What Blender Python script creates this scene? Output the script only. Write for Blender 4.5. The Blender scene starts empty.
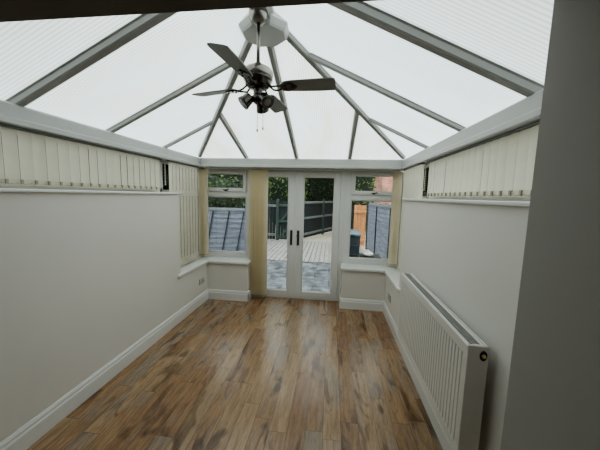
import bpy, bmesh, math, random
from mathutils import Vector, Matrix
random.seed(7)
sc = bpy.context.scene
COL = sc.collection
PI = math.pi

# ------------------------------------------------------------------ materials
def nt(m):
    m.use_nodes = True
    t = m.node_tree; t.nodes.clear()
    o = t.nodes.new('ShaderNodeOutputMaterial')
    return t, o
def mat(name, col, rough=.5, metal=0.0, bump=0.0, bscale=60, var=0.0, vscale=3.0, spec=.5, coat=0.0, trans=0.0, stretch=(1, 1, 1)):
    m = bpy.data.materials.new(name); t, o = nt(m); N = t.nodes; L = t.links
    b = N.new('ShaderNodeBsdfPrincipled')
    b.inputs['Base Color'].default_value = (*col, 1); b.inputs['Roughness'].default_value = rough
    b.inputs['Metallic'].default_value = metal; b.inputs['Specular IOR Level'].default_value = spec
    b.inputs['Coat Weight'].default_value = coat
    tc = N.new('ShaderNodeTexCoord'); mp = N.new('ShaderNodeMapping'); mp.inputs['Scale'].default_value = stretch
    L.new(tc.outputs['Object'], mp.inputs[0])
    if var > 0:
        n = N.new('ShaderNodeTexNoise'); n.inputs['Scale'].default_value = vscale; n.inputs['Detail'].default_value = 5
        L.new(mp.outputs[0], n.inputs['Vector'])
        r = N.new('ShaderNodeValToRGB'); r.color_ramp.elements[0].position = .3; r.color_ramp.elements[1].position = .7
        r.color_ramp.elements[0].color = (*[c * (1 - var) for c in col], 1)
        r.color_ramp.elements[1].color = (*[min(1, c * (1 + var)) for c in col], 1)
        L.new(n.outputs['Fac'], r.inputs[0]); L.new(r.outputs[0], b.inputs['Base Color'])
    if bump > 0:
        n2 = N.new('ShaderNodeTexNoise'); n2.inputs['Scale'].default_value = bscale; n2.inputs['Detail'].default_value = 4
        L.new(mp.outputs[0], n2.inputs['Vector'])
        bp = N.new('ShaderNodeBump'); bp.inputs['Strength'].default_value = bump; bp.inputs['Distance'].default_value = .01
        L.new(n2.outputs['Fac'], bp.inputs['Height']); L.new(bp.outputs[0], b.inputs['Normal'])
    out = b.outputs[0]
    if trans > 0:
        tr = N.new('ShaderNodeBsdfTranslucent'); tr.inputs[0].default_value = (*col, 1)
        mx = N.new('ShaderNodeMixShader'); mx.inputs[0].default_value = trans
        L.new(b.outputs[0], mx.inputs[1]); L.new(tr.outputs[0], mx.inputs[2]); out = mx.outputs[0]
    L.new(out, o.inputs[0])
    return m

def poly_mat(name, axis):
    """multiwall polycarbonate sheet: milky, light passes through, fine flutes along the slope"""
    m = bpy.data.materials.new(name); t, o = nt(m); N = t.nodes; L = t.links
    tc = N.new('ShaderNodeTexCoord'); sp = N.new('ShaderNodeSeparateXYZ'); L.new(tc.outputs['Object'], sp.inputs[0])
    mu = N.new('ShaderNodeMath'); mu.operation = 'MULTIPLY'; mu.inputs[1].default_value = 2 * PI / .022
    L.new(sp.outputs[axis], mu.inputs[0])
    sn = N.new('ShaderNodeMath'); sn.operation = 'SINE'; L.new(mu.outputs[0], sn.inputs[0])
    mr = N.new('ShaderNodeMapRange'); mr.inputs[1].default_value = -1; mr.inputs[2].default_value = 1
    L.new(sn.outputs[0], mr.inputs[0])
    r = N.new('ShaderNodeValToRGB'); r.color_ramp.elements[0].position = 0; r.color_ramp.elements[1].position = .55
    r.color_ramp.elements[0].color = (.56, .61, .615, 1); r.color_ramp.elements[1].color = (.80, .835, .83, 1)
    L.new(mr.outputs[0], r.inputs[0])
    n = N.new('ShaderNodeTexNoise'); n.inputs['Scale'].default_value = 1.6; n.inputs['Detail'].default_value = 6
    mp = N.new('ShaderNodeMapping'); mp.inputs['Scale'].default_value = (2.2, .8, .8) if axis == 'X' else (.8, 2.2, .8)
    L.new(tc.outputs['Object'], mp.inputs[0]); L.new(mp.outputs[0], n.inputs['Vector'])
    r2 = N.new('ShaderNodeValToRGB'); r2.color_ramp.elements[0].position = .38; r2.color_ramp.elements[1].position = .58
    r2.color_ramp.elements[0].color = (.90, .875, .78, 1) if axis == 'X' else (.95, .945, .92, 1)
    r2.color_ramp.elements[1].color = (1, 1, 1, 1)
    L.new(n.outputs['Fac'], r2.inputs[0])
    mm = N.new('ShaderNodeMix'); mm.data_type = 'RGBA'; mm.blend_type = 'MULTIPLY'; mm.inputs[0].default_value = 1
    L.new(r.outputs[0], mm.inputs[6]); L.new(r2.outputs[0], mm.inputs[7])
    tr = N.new('ShaderNodeBsdfTranslucent'); L.new(mm.outputs[2], tr.inputs[0])
    d = N.new('ShaderNodeBsdfDiffuse'); d.inputs[0].default_value = (.75, .77, .77, 1)
    mx = N.new('ShaderNodeMixShader'); mx.inputs[0].default_value = .25
    L.new(tr.outputs[0], mx.inputs[1]); L.new(d.outputs[0], mx.inputs[2])
    L.new(mx.outputs[0], o.inputs[0])
    return m

def glass_mat():
    m = bpy.data.materials.new('window_glass'); t, o = nt(m); N = t.nodes; L = t.links
    a = N.new('ShaderNodeBsdfTransparent'); a.inputs[0].default_value = (.90, .93, .93, 1)
    g = N.new('ShaderNodeBsdfGlossy'); g.inputs['Roughness'].default_value = .02
    f = N.new('ShaderNodeFresnel'); f.inputs[0].default_value = 1.45
    n = N.new('ShaderNodeTexNoise'); n.inputs['Scale'].default_value = 2
    mx = N.new('ShaderNodeMixShader'); L.new(f.outputs[0], mx.inputs[0]); L.new(a.outputs[0], mx.inputs[1]); L.new(g.outputs[0], mx.inputs[2])
    L.new(mx.outputs[0], o.inputs[0]); return m

def floor_mat():
    m = bpy.data.materials.new('plank_floor'); t, o = nt(m); N = t.nodes; L = t.links
    def M(op, a, b=None, c=None):
        n = N.new('ShaderNodeMath'); n.operation = op
        for i, v in enumerate((a, b, c)):
            if v is None: continue
            if isinstance(v, (int, float)): n.inputs[i].default_value = v
            else: L.new(v, n.inputs[i])
        return n.outputs[0]
    tc = N.new('ShaderNodeTexCoord'); s = N.new('ShaderNodeSeparateXYZ'); L.new(tc.outputs['Object'], s.inputs[0])
    u = M('DIVIDE', s.outputs[0], .122); ru = M('FLOOR', u)
    w1 = N.new('ShaderNodeTexWhiteNoise'); w1.noise_dimensions = '1D'; L.new(ru, w1.inputs['W'])
    v = M('ADD', M('DIVIDE', s.outputs[1], .92), M('MULTIPLY', w1.outputs['Value'], 7.3)); rv = M('FLOOR', v)
    cb = N.new('ShaderNodeCombineXYZ'); L.new(ru, cb.inputs[0]); L.new(rv, cb.inputs[1])
    w2 = N.new('ShaderNodeTexWhiteNoise'); w2.noise_dimensions = '3D'; L.new(cb.outputs[0], w2.inputs['Vector'])
    # per plank tone
    r = N.new('ShaderNodeValToRGB'); e = r.color_ramp.elements
    e[0].position = 0; e[0].color = (.30, .175, .10, 1); e[1].position = 1; e[1].color = (.38, .275, .185, 1)
    for p, c in ((.25, (.34, .21, .118, 1)), (.5, (.375, .24, .135, 1)), (.75, (.42, .285, .17, 1)), (.88, (.31, .23, .16, 1))):
        x = e.new(p); x.color = c
    L.new(w2.outputs['Value'], r.inputs[0])
    # grain coordinates: shifted for each plank, stretched along its length
    sc_ = N.new('ShaderNodeVectorMath'); sc_.operation = 'SCALE'; sc_.inputs[3].default_value = 37
    L.new(w2.outputs['Color'], sc_.inputs[0])
    ad = N.new('ShaderNodeVectorMath'); L.new(tc.outputs['Object'], ad.inputs[0]); L.new(sc_.outputs[0], ad.inputs[1])
    def noise(scale, st, det=5, dist=0.0):
        mp = N.new('ShaderNodeMapping'); mp.inputs['Scale'].default_value = st; L.new(ad.outputs[0], mp.inputs[0])
        n = N.new('ShaderNodeTexNoise'); n.inputs['Scale'].default_value = scale; n.inputs['Detail'].default_value = det
        n.inputs['Distortion'].default_value = dist
        L.new(mp.outputs[0], n.inputs['Vector']); return n.outputs['Fac']
    def ramp(f, p0, c0, p1, c1):
        r = N.new('ShaderNodeValToRGB'); r.color_ramp.elements[0].position = p0; r.color_ramp.elements[1].position = p1
        r.color_ramp.elements[0].color = (*c0, 1); r.color_ramp.elements[1].color = (*c1, 1); L.new(f, r.inputs[0]); return r.outputs[0]
    def mul(a, b, f=1.0, bt='MULTIPLY'):
        mm = N.new('ShaderNodeMix'); mm.data_type = 'RGBA'; mm.blend_type = bt
        if isinstance(f, float): mm.inputs[0].default_value = f
        else: L.new(f, mm.inputs[0])
        L.new(a, mm.inputs[6])
        if isinstance(b, tuple): mm.inputs[7].default_value = (*b, 1)
        else: L.new(b, mm.inputs[7])
        return mm.outputs[2]
    c = r.outputs[0]
    c = mul(c, ramp(noise(9, (5, .6, 1), 6, .5), .32, (.68, .65, .62), .66, (1.10, 1.09, 1.07)))      # grain
    c = mul(c, ramp(noise(3.4, (2.4, .75, 1), 7, .9), .31, (.36, .32, .29), .45, (1, 1, 1)))             # dark burnt knots
    c = mul(c, (.25, .24, .225), ramp(noise(2.2, (2.5, .8, 1), 4, .5), .5, (0, 0, 0), .72, (.5, .5, .5)), 'MIX')   # grey bloom
    gr = noise(30, (9, .8, 1), 4)
    c = mul(c, ramp(gr, .35, (.84, .83, .82), .6, (1.06, 1.06, 1.06)))
    # seams
    fu = M('FRACT', u); fv = M('FRACT', v)
    eu = M('MINIMUM', fu, M('SUBTRACT', 1, fu)); ev = M('MULTIPLY', M('MINIMUM', fv, M('SUBTRACT', 1, fv)), 8)
    em = M('MINIMUM', eu, ev)
    seam = M('GREATER_THAN', .013, em)
    c = mul(c, (.07, .05, .035), M('MULTIPLY', seam, .7), 'MIX')
    b = N.new('ShaderNodeBsdfPrincipled'); L.new(c, b.inputs['Base Color'])
    rr = N.new('ShaderNodeMapRange'); rr.inputs[3].default_value = .14; rr.inputs[4].default_value = .30
    L.new(gr, rr.inputs[0]); L.new(rr.outputs[0], b.inputs['Roughness'])
    bp = N.new('ShaderNodeBump'); bp.inputs['Strength'].default_value = .25; bp.inputs['Distance'].default_value = .002
    hh = M('SUBTRACT', gr, M('MULTIPLY', seam, 1.0)); L.new(hh, bp.inputs['Height']); L.new(bp.outputs[0], b.inputs['Normal'])
    L.new(b.outputs[0], o.inputs[0]); return m

def brick_mat(name, c1, c2, mortar, scale, bw=.225, rh=.075, ms=.012, off=.5, rot=(0, 0, 0), rough=.8, var=.3, nscale=2.5):
    m = bpy.data.materials.new(name); t, o = nt(m); N = t.nodes; L = t.links
    tc = N.new('ShaderNodeTexCoord'); mp = N.new('ShaderNodeMapping'); mp.inputs['Rotation'].default_value = rot
    L.new(tc.outputs['Object'], mp.inputs[0])
    bt = N.new('ShaderNodeTexBrick'); bt.inputs['Scale'].default_value = scale; bt.inputs['Brick Width'].default_value = bw
    bt.inputs['Row Height'].default_value = rh; bt.inputs['Mortar Size'].default_value = ms; bt.offset = off
    bt.inputs['Color1'].default_value = (*c1, 1); bt.inputs['Color2'].default_value = (*c2, 1); bt.inputs['Mortar'].default_value = (*mortar, 1)
    L.new(mp.outputs[0], bt.inputs['Vector'])
    n = N.new('ShaderNodeTexNoise'); n.inputs['Scale'].default_value = nscale; n.inputs['Detail'].default_value = 8
    L.new(tc.outputs['Object'], n.inputs['Vector'])
    r = N.new('ShaderNodeValToRGB'); r.color_ramp.elements[0].position = .38; r.color_ramp.elements[1].position = .62
    r.color_ramp.elements[0].color = (1 - var, 1 - var, 1 - var, 1); r.color_ramp.elements[1].color = (1 + var, 1 + var, 1 + var, 1)
    L.new(n.outputs['Fac'], r.inputs[0])
    mm = N.new('ShaderNodeMix'); mm.data_type = 'RGBA'; mm.blend_type = 'MULTIPLY'; mm.inputs[0].default_value = 1
    L.new(bt.outputs[0], mm.inputs[6]); L.new(r.outputs[0], mm.inputs[7])
    b = N.new('ShaderNodeBsdfPrincipled'); b.inputs['Roughness'].default_value = rough
    L.new(mm.outputs[2], b.inputs['Base Color']); L.new(b.outputs[0], o.inputs[0]); return m

def leaf_mat(name, a, b_):
    m = bpy.data.materials.new(name); t, o = nt(m); N = t.nodes; L = t.links
    g = N.new('ShaderNodeNewGeometry'); r = N.new('ShaderNodeValToRGB')
    r.color_ramp.elements[0].color = (*a, 1); r.color_ramp.elements[1].color = (*b_, 1)
    L.new(g.outputs['Random Per Island'], r.inputs[0])
    b = N.new('ShaderNodeBsdfPrincipled'); b.inputs['Roughness'].default_value = .5
    tr = N.new('ShaderNodeBsdfTranslucent'); L.new(r.outputs[0], tr.inputs[0]); L.new(r.outputs[0], b.inputs['Base Color'])
    mx = N.new('ShaderNodeMixShader'); mx.inputs[0].default_value = .3
    L.new(b.outputs[0], mx.inputs[1]); L.new(tr.outputs[0], mx.inputs[2]); L.new(mx.outputs[0], o.inputs[0]); return m

MAT = dict(
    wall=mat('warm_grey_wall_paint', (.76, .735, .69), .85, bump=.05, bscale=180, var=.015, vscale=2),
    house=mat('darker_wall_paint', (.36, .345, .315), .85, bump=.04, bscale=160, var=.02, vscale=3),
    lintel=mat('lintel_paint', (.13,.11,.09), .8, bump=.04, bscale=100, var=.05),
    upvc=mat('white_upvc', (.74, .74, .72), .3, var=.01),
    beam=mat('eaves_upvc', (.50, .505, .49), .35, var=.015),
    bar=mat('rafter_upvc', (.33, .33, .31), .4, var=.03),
    trim=mat('gloss_white_trim', (.80, .80, .78), .3, var=.01),
    slat=mat('cream_blind_fabric', (.80, .765, .64), .9, bump=.15, bscale=260, var=.05, vscale=7, trans=.12),
    slatw=mat('warm_cream_blind_fabric', (.92, .87, .73), .9, bump=.15, bscale=260, var=.05, vscale=7, trans=.45),
    hem=mat('blind_hem', (.70, .65, .52), .9, var=.12, vscale=30),
    chain=mat('blind_chain', (.34, .30, .23), .6, var=.1),
    darkrail=mat('headrail_shadow_channel', (.17, .17, .16), .5, var=.1),
    rad=mat('radiator_enamel', (.72, .70, .66), .32, var=.01),
    grille=mat('radiator_grille', (.34, .33, .315), .4, var=.05),
    dark=mat('dark_void', (.02, .02, .02), .7, var=.1),
    brass=mat('valve_brass', (.75, .55, .22), .3, .9, var=.1),
    chrome=mat('brushed_nickel', (.27, .25, .225), .28, 1.0, var=.15, vscale=20),
    gun=mat('dark_polished_metal', (.10, .09, .08), .22, .9, var=.2, vscale=20),
    blade=mat('grey_fan_blade', (.21, .21, .19), .45, var=.08, vscale=6),
    bulb=mat('lamp_glass', (.20, .18, .16), .15, var=.05),
    handle=mat('black_handle', (.025, .025, .028), .35, var=.1),
    socket=mat('socket_plastic', (.50, .49, .47), .4, var=.02),
    glass=glass_mat(), polyY=poly_mat('roof_sheet_side', 'Y'), polyX=poly_mat('roof_sheet_end', 'X'),
    floor=floor_mat(),
    patio=brick_mat('wet_patio_slabs', (.165, .17, .185), (.21, .215, .23), (.08, .085, .09), 1, .6, .45, .012, .5, rough=.35, var=.5, nscale=6),
    deckm=mat('weathered_decking', (.33, .30, .28), .7, bump=.3, bscale=30, var=.25, vscale=6, stretch=(6, .6, 1)),
    gravel=mat('pale_ground', (.52, .44, .36), .9, bump=.5, bscale=60, var=.2, vscale=5),
    brick=brick_mat('red_brick', (.60, .22, .15), (.70, .30, .21), (.45, .36, .30), 1, rot=(PI / 2, 0, 0)),
    tile=mat('roof_tile', (.20, .12, .09), .8, var=.2),
    fencegrey=mat('grey_fence_boards', (.19, .20, .24), .8, bump=.3, bscale=25, var=.3, vscale=5, stretch=(.6, .6, 5)),
    fencedark=mat('dark_fence_boards', (.020, .024, .026), .8, bump=.3, bscale=25, var=.35, vscale=5, stretch=(5, 5, .6)),
    fencerail=mat('weathered_rail', (.15, .17, .155), .8, var=.2, vscale=8),
    fencepost=mat('mossy_post', (.05, .075, .06), .85, var=.25, vscale=8),
    orange=mat('orange_timber', (.58, .26, .11), .7, bump=.3, bscale=25, var=.25, vscale=4, stretch=(5, 5, .5)),
    bin=mat('dark_blue_plastic', (.022, .034, .042), .4, var=.15), binlid=mat('bin_lid_plastic', (.13, .17, .20), .35, var=.1),
    bag=mat('pale_plastic_bag', (.70, .70, .68), .5, bump=.6, bscale=25, var=.1),
    soil=mat('planter_timber', (.05, .042, .035), .85, var=.2),
    bark=mat('bark', (.12, .09, .065), .9, bump=.5, bscale=30, var=.25),
    leafA=leaf_mat('bright_leaves', (.06, .13, .03), (.34, .46, .14)),
    leafB=leaf_mat('dark_leaves', (.015, .04, .012), (.12, .20, .05)),
    leafC=leaf_mat('mid_leaves', (.03, .07, .02), (.28, .32, .12)),
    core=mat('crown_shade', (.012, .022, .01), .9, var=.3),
    housefloor=None,
)

# ------------------------------------------------------------------ mesh helpers
class MB:
    def __init__(s): s.v = []; s.f = []; s.smooth = []
    def add(s, vs, fs, sm=False):
        n = len(s.v); s.v += [tuple(v) for v in vs]; s.f += [tuple(n + i for i in f) for f in fs]; s.smooth += [sm] * len(fs)
        return s
    def box(s, x0, x1, y0, y1, z0, z1):
        v = [(x, y, z) for x in (x0, x1) for y in (y0, y1) for z in (z0, z1)]
        return s.add(v, [(0, 1, 3, 2), (4, 6, 7, 5), (0, 4, 5, 1), (2, 3, 7, 6), (0, 2, 6, 4), (1, 5, 7, 3)])
    def rbox(s, x0, x1, y0, y1, z0, z1, b):
        """box with every edge bevelled"""
        bm = bmesh.new(); bmesh.ops.create_cube(bm, size=1)
        for v in bm.verts:
            v.co = Vector((x0 + (v.co.x + .5) * (x1 - x0), y0 + (v.co.y + .5) * (y1 - y0), z0 + (v.co.z + .5) * (z1 - z0)))
        bmesh.ops.bevel(bm, geom=bm.edges[:], offset=b, segments=2, profile=.5, affect='EDGES')
        return s.frombm(bm)
    def frombm(s, bm, mtx=None, sm=False):
        bm.verts.index_update(); vs = [(mtx @ v.co if mtx else v.co)[:] for v in bm.verts]
        s.add(vs, [tuple(v.index for v in f.verts) for f in bm.faces], sm); bm.free(); return s
    def sweep(s, p, q, sec, up=Vector((0, 0, 1)), sm=False):
        """cross-section polygon sec [(side, up)] swept straight from p to q"""
        p = Vector(p); q = Vector(q); d = (q - p).normalized(); r = d.cross(up).normalized(); u = r.cross(d)
        n = len(sec); v = [p + r * a + u * b for a, b in sec] + [q + r * a + u * b for a, b in sec]
        f = [(i, (i + 1) % n, n + (i + 1) % n, n + i) for i in range(n)]
        return s.add(v, f + [tuple(range(n))[::-1], tuple(range(n, 2 * n))], sm)
    def tube(s, p, q, r0, r1=None, n=16, caps=True):
        r1 = r0 if r1 is None else r1
        p = Vector(p); q = Vector(q); d = (q - p).normalized(); up = Vector((0, 0, 1)) if abs(d.z) < .9 else Vector((1, 0, 0))
        a = d.cross(up).normalized(); b = d.cross(a)
        v = [c + (a * math.cos(2 * PI * i / n) + b * math.sin(2 * PI * i / n)) * r for c, r in ((p, r0), (q, r1)) for i in range(n)]
        s.add(v, [(i, (i + 1) % n, n + (i + 1) % n, n + i) for i in range(n)], True)
        if caps:
            m = len(s.v) - 2 * n; s.f += [tuple(m + i for i in range(n))[::-1], tuple(m + n + i for i in range(n))]; s.smooth += [False] * 2
        return s
    def path(s, pts, r, n=8):
        for a, b in zip(pts, pts[1:]): s.tube(a, b, r, n=n)
        return s
    def lathe(s, c, prof, n=28, axis=None):
        """profile [(radius, height)] spun about the vertical through c (or about axis)"""
        c = Vector(c); M = (Vector((0, 0, 1)).rotation_difference(Vector(axis)).to_matrix() if axis else Matrix.Identity(3))
        v = [c + M @ Vector((r * math.cos(2 * PI * i / n), r * math.sin(2 * PI * i / n), z)) for r, z in prof for i in range(n)]
        f = [(k * n + i, k * n + (i + 1) % n, (k + 1) * n + (i + 1) % n, (k + 1) * n + i) for k in range(len(prof) - 1) for i in range(n)]
        s.add(v, f, True); m = len(s.v) - len(v)
        s.f += [tuple(m + i for i in range(n))[::-1], tuple(m + (len(prof) - 1) * n + i for i in range(n))]; s.smooth += [False] * 2
        return s
    def poly(s, pts): return s.add(pts, [tuple(range(len(pts)))])
    def build(s, name, m, parent=None, origin=None, bevel=0):
        me = bpy.data.meshes.new(name)
        pv = s.v
        if parent is not None and origin is None: origin = world_of(parent)
        origin = Vector(origin) if origin else Vector((0, 0, 0))
        me.from_pydata([tuple(Vector(v) - origin) for v in pv], [], s.f)
        me.polygons.foreach_set('use_smooth', s.smooth); me.update()
        bm = bmesh.new(); bm.from_mesh(me); bmesh.ops.recalc_face_normals(bm, faces=bm.faces[:]); bm.to_mesh(me); bm.free()
        me.materials.append(m)
        o = bpy.data.objects.new(name, me); COL.objects.link(o)
        if parent is not None:
            o.parent = parent; o.location = origin - world_of(parent)
        else: o.location = origin
        if bevel:
            b = o.modifiers.new('bevel', 'BEVEL'); b.width = bevel; b.segments = 2; b.limit_method = 'ANGLE'; b.angle_limit = .7
        return o
def world_of(o):
    l = Vector(o.location)
    while o.parent: o = o.parent; l += Vector(o.location)
    return l
def tag(o, label, cat, group=None, kind=None):
    o['label'] = label; o['category'] = cat
    if group: o['group'] = group
    if kind: o['kind'] = kind
    return o
def empty(name, loc, label, cat, group=None, kind=None):
    o = bpy.data.objects.new(name, None); COL.objects.link(o); o.location = loc; o.empty_display_size = .1
    return tag(o, label, cat, group, kind)
def struct(o, label, cat): return tag(o, label, cat, kind='structure')

# ------------------------------------------------------------------ dimensions (metres; x right, y into the room, z up)
XL, XR, YF = -1.83, .79, 3.74         # inner faces of the low brick-and-plaster walls
XLo, XRo, YFo = -2.13, 1.09, 4.06     # outer faces
BL, BR, BF = -1.915, .92, 3.73        # inner faces of the eaves beam
ZB, ZT = 1.98, 2.11                   # eaves beam bottom and top
ZD, ZS = 1.60, .60                    # tops of the tall side walls and of the low walls
YH0, YH1 = .43, .89                   # thickness of the house wall with its wide opening
XJ = .60                              # right jamb
XM, YR, ZR = -.4975, 1.86, 2.79       # end of the ridge
YW = 3.02                             # where the tall side walls stop

# ------------------------------------------------------------------ room shell
struct(MB().box(-3.0, 1.9, -3.5, YFo - .02, -.1, 0).build('floor', MAT['floor']), 'brown wood-effect plank floor with dark knots', 'floor')
w = MB().box(XLo, XL, YH1, YW, 0, ZD - .02).box(XLo, XL, YW, YFo, 0, ZS - .03)
struct(w.build('wall_left', MAT['wall']), 'plain warm grey left wall below the long row of short blinds', 'wall')
w = MB().box(XR, XRo, YH1, YW, 0, ZD - .02).box(XR, XRo, YW, YFo, 0, ZS - .03)
struct(w.build('wall_right', MAT['wall']), 'plain warm grey right wall behind the radiator', 'wall')
w = MB().box(XL, -1.20, YF, YFo, 0, ZS - .03)
struct(w.build('wall_far_left', MAT['wall']), 'low wall under the far left window beside the floor-length blind', 'wall')
w = MB().box(.186, XR, YF, YFo, 0, ZS - .03)
struct(w.build('wall_far_right', MAT['wall']), 'low wall under the far right window beside the glass doors', 'wall')
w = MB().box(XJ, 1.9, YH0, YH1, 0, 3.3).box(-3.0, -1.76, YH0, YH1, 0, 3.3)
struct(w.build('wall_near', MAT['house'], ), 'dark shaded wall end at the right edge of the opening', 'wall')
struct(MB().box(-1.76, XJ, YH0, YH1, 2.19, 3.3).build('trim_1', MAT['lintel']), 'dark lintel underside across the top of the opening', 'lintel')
w = MB().box(-3.1, -3.0, -3.6, YH1, 0, 2.5).box(1.9, 2.0, -3.6, YH1, 0, 2.5).box(-3.1, 2.0, -3.6, -3.5, 0, 2.5)
struct(w.build('wall_back', MAT['house']), 'walls of the house room behind the camera', 'wall')
struct(MB().box(-3.1, 2.0, -3.6, YH0, 2.45, 2.55).build('ceiling_back', MAT['house']), 'flat ceiling of the house room behind the camera', 'ceiling')

# eaves beam: stepped upvc fascia all round
def fascia(mb, p, q, up=Vector((0, 0, 1))):
    # section: side +a points inward into the room
    sec = [(.004, 0), (.012, .006), (.012, .035), (0, .043), (0, .118), (-.012, .13), (-.21, .13), (-.21, 0)]
    mb.sweep(p, q, sec, up)
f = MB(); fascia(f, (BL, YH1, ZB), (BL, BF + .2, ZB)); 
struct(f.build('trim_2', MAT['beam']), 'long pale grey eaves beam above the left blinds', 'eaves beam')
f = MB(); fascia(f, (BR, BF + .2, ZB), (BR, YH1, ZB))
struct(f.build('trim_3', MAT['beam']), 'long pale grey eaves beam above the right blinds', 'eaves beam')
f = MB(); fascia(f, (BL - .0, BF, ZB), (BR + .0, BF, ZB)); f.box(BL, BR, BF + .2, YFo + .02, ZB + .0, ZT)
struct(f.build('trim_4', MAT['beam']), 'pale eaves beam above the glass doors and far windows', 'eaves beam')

# baseboards: profiled skirting with stepped top
SK = [(0, 0), (.018, 0), (.018, .105), (.013, .118), (.013, .132), (.006, .15), (0, .15)]
def skirt(name, runs, label):
    mb = MB()
    for p, q in runs: mb.sweep(p, q, SK)
    struct(mb.build(name, MAT['trim']), label, 'baseboard')
e = .0
skirt('baseboard_left', [((XL, YH1, 0), (XL, YF, 0))], 'white skirting board along the foot of the left wall')
skirt('baseboard_far_left', [((XL, YF, 0), (-1.20 + .018, YF, 0)), ((-1.20, YF - .018, 0), (-1.20, YF + .22, 0))], 'white skirting board under the far left window')
skirt('baseboard_far_right', [((.186 - .018, YF, 0), (XR, YF, 0)), ((.186, YF + .22, 0), (.186, YF - .018, 0))], 'white skirting board under the far right window')
skirt('baseboard_right', [((XR, YF, 0), (XR, YH1, 0))], 'white skirting board along the foot of the right wall')

# thin ledges topping the tall side walls
def ledge(name, x0, x1, y0, y1, z, label):
    o = MB().box(x0, x1, y0, y1, z - .022, z).build(name, MAT['trim'], bevel=.006); struct(o, label, 'ledge')
ledge('trim_5', XLo + .02, XL + .022, YH1, YW + .045, ZD, 'thin white ledge under the short blinds on the left')
ledge('trim_6', XR - .022, XRo - .02, YH1, YW + .045, ZD, 'thin white ledge under the short blinds on the right')

# ------------------------------------------------------------------ roof
ceil = empty('ceiling', (XM, 2.3, ZT), 'white ribbed polycarbonate hipped conservatory roof with grey glazing bars', 'roof', kind='structure')
def hipY(t): return BF + (YR - BF) * t
def side_pt(xe, y, t, lift=0.0):      # point on a side slope, t = 0 at eaves, 1 at ridge
    return (xe + (XM - xe) * t, y, ZT + (ZR - ZT) * t + lift)
SL = .05
def tmax(y): return 1.0 if y <= YR else (BF - y) / (BF - YR)
def side_panel(xe, y0, y1):
    out = -.14
    pts = [side_pt(xe, y0, out, SL), side_pt(xe, y1, out, SL)]
    if y1 > BF: pts = [side_pt(xe, y0, out, SL), side_pt(xe, BF + .25, out, SL)]
    else: pts.append(side_pt(xe, y1, tmax(y1), SL))
    if y0 < YR < y1: pts.append((XM, YR, ZR + SL))
    pts.append(side_pt(xe, y0, tmax(y0), SL))
    MB().poly(pts).build('roof_panel', MAT['polyY'], ceil)
for xe, ys in ((BL, (.80, 1.49, 2.205, 2.99, 3.80)), (BR, (.80, 1.46, 2.20, 2.96, 3.80))):
    for a, b in zip(ys, ys[1:]): side_panel(xe, a, b)
def end_t(x): return min((x - BL) / (XM - BL), (BR - x) / (BR - XM))
xs = (BL, -1.243, -.513, .225, BR)
for a, b in zip(xs, xs[1:]):
    out = .14
    def ep(x, t): return (x, BF + (YR - BF) * t, ZT + (ZR - ZT) * t + SL)
    xa, xb = (a - .2 if a == BL else a), (b + .2 if b == BR else b)
    pts = [ep(xa, -out), ep(xb, -out)]
    if b != BR: pts.append(ep(b, end_t(b)))
    if a < XM < b: pts.append(ep(XM, 1))
    if a != BL: pts.append(ep(a, end_t(a)))
    MB().poly(pts).build('roof_panel', MAT['polyX'], ceil)
BAR = [(-.020, 0), (.020, 0), (.027, .008), (.027, .04), (.034, .046), (.034, .06), (-.034, .06), (-.034, .046), (-.027, .04), (-.027, .008)]
def bar(p, q, k=1.0, name='rafter'):
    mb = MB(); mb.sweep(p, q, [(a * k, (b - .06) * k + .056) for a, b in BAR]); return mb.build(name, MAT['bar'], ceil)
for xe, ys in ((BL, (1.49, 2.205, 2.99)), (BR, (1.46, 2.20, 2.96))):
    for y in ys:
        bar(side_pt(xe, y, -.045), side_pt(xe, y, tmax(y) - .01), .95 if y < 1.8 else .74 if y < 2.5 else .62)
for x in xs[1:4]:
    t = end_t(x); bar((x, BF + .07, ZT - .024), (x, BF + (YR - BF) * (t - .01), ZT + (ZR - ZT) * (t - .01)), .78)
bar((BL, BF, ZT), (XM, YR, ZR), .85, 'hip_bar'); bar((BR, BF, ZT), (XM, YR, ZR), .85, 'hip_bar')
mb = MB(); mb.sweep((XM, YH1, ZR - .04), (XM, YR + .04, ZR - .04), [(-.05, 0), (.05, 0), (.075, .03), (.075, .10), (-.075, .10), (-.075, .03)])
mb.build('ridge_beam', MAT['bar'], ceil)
# faceted end boss below the ridge
n = 8; R0, R1 = .165, .185; c = Vector((XM - .018, 1.965, 2.722)); mb = MB(); vv = []
for R, z in ((R0 * .93, -.012), (R0, 0), (R1, .035), (R1 * .9, .075)):
    vv += [(c.x + R * math.cos(2 * PI * (i + .5) / n + .05), c.y + .9 * R * math.sin(2 * PI * (i + .5) / n + .05), c.z + z) for i in range(n)]
mb.add(vv, [(k * n + i, k * n + (i + 1) % n, (k + 1) * n + (i + 1) % n, (k + 1) * n + i) for k in range(3) for i in range(n)] + [tuple(range(n))[::-1], tuple(range(3 * n, 4 * n))])
b = mb.build('roof_boss', MAT['beam'], ceil); b['label'] = 'pale faceted cap under the end of the ridge'

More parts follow.
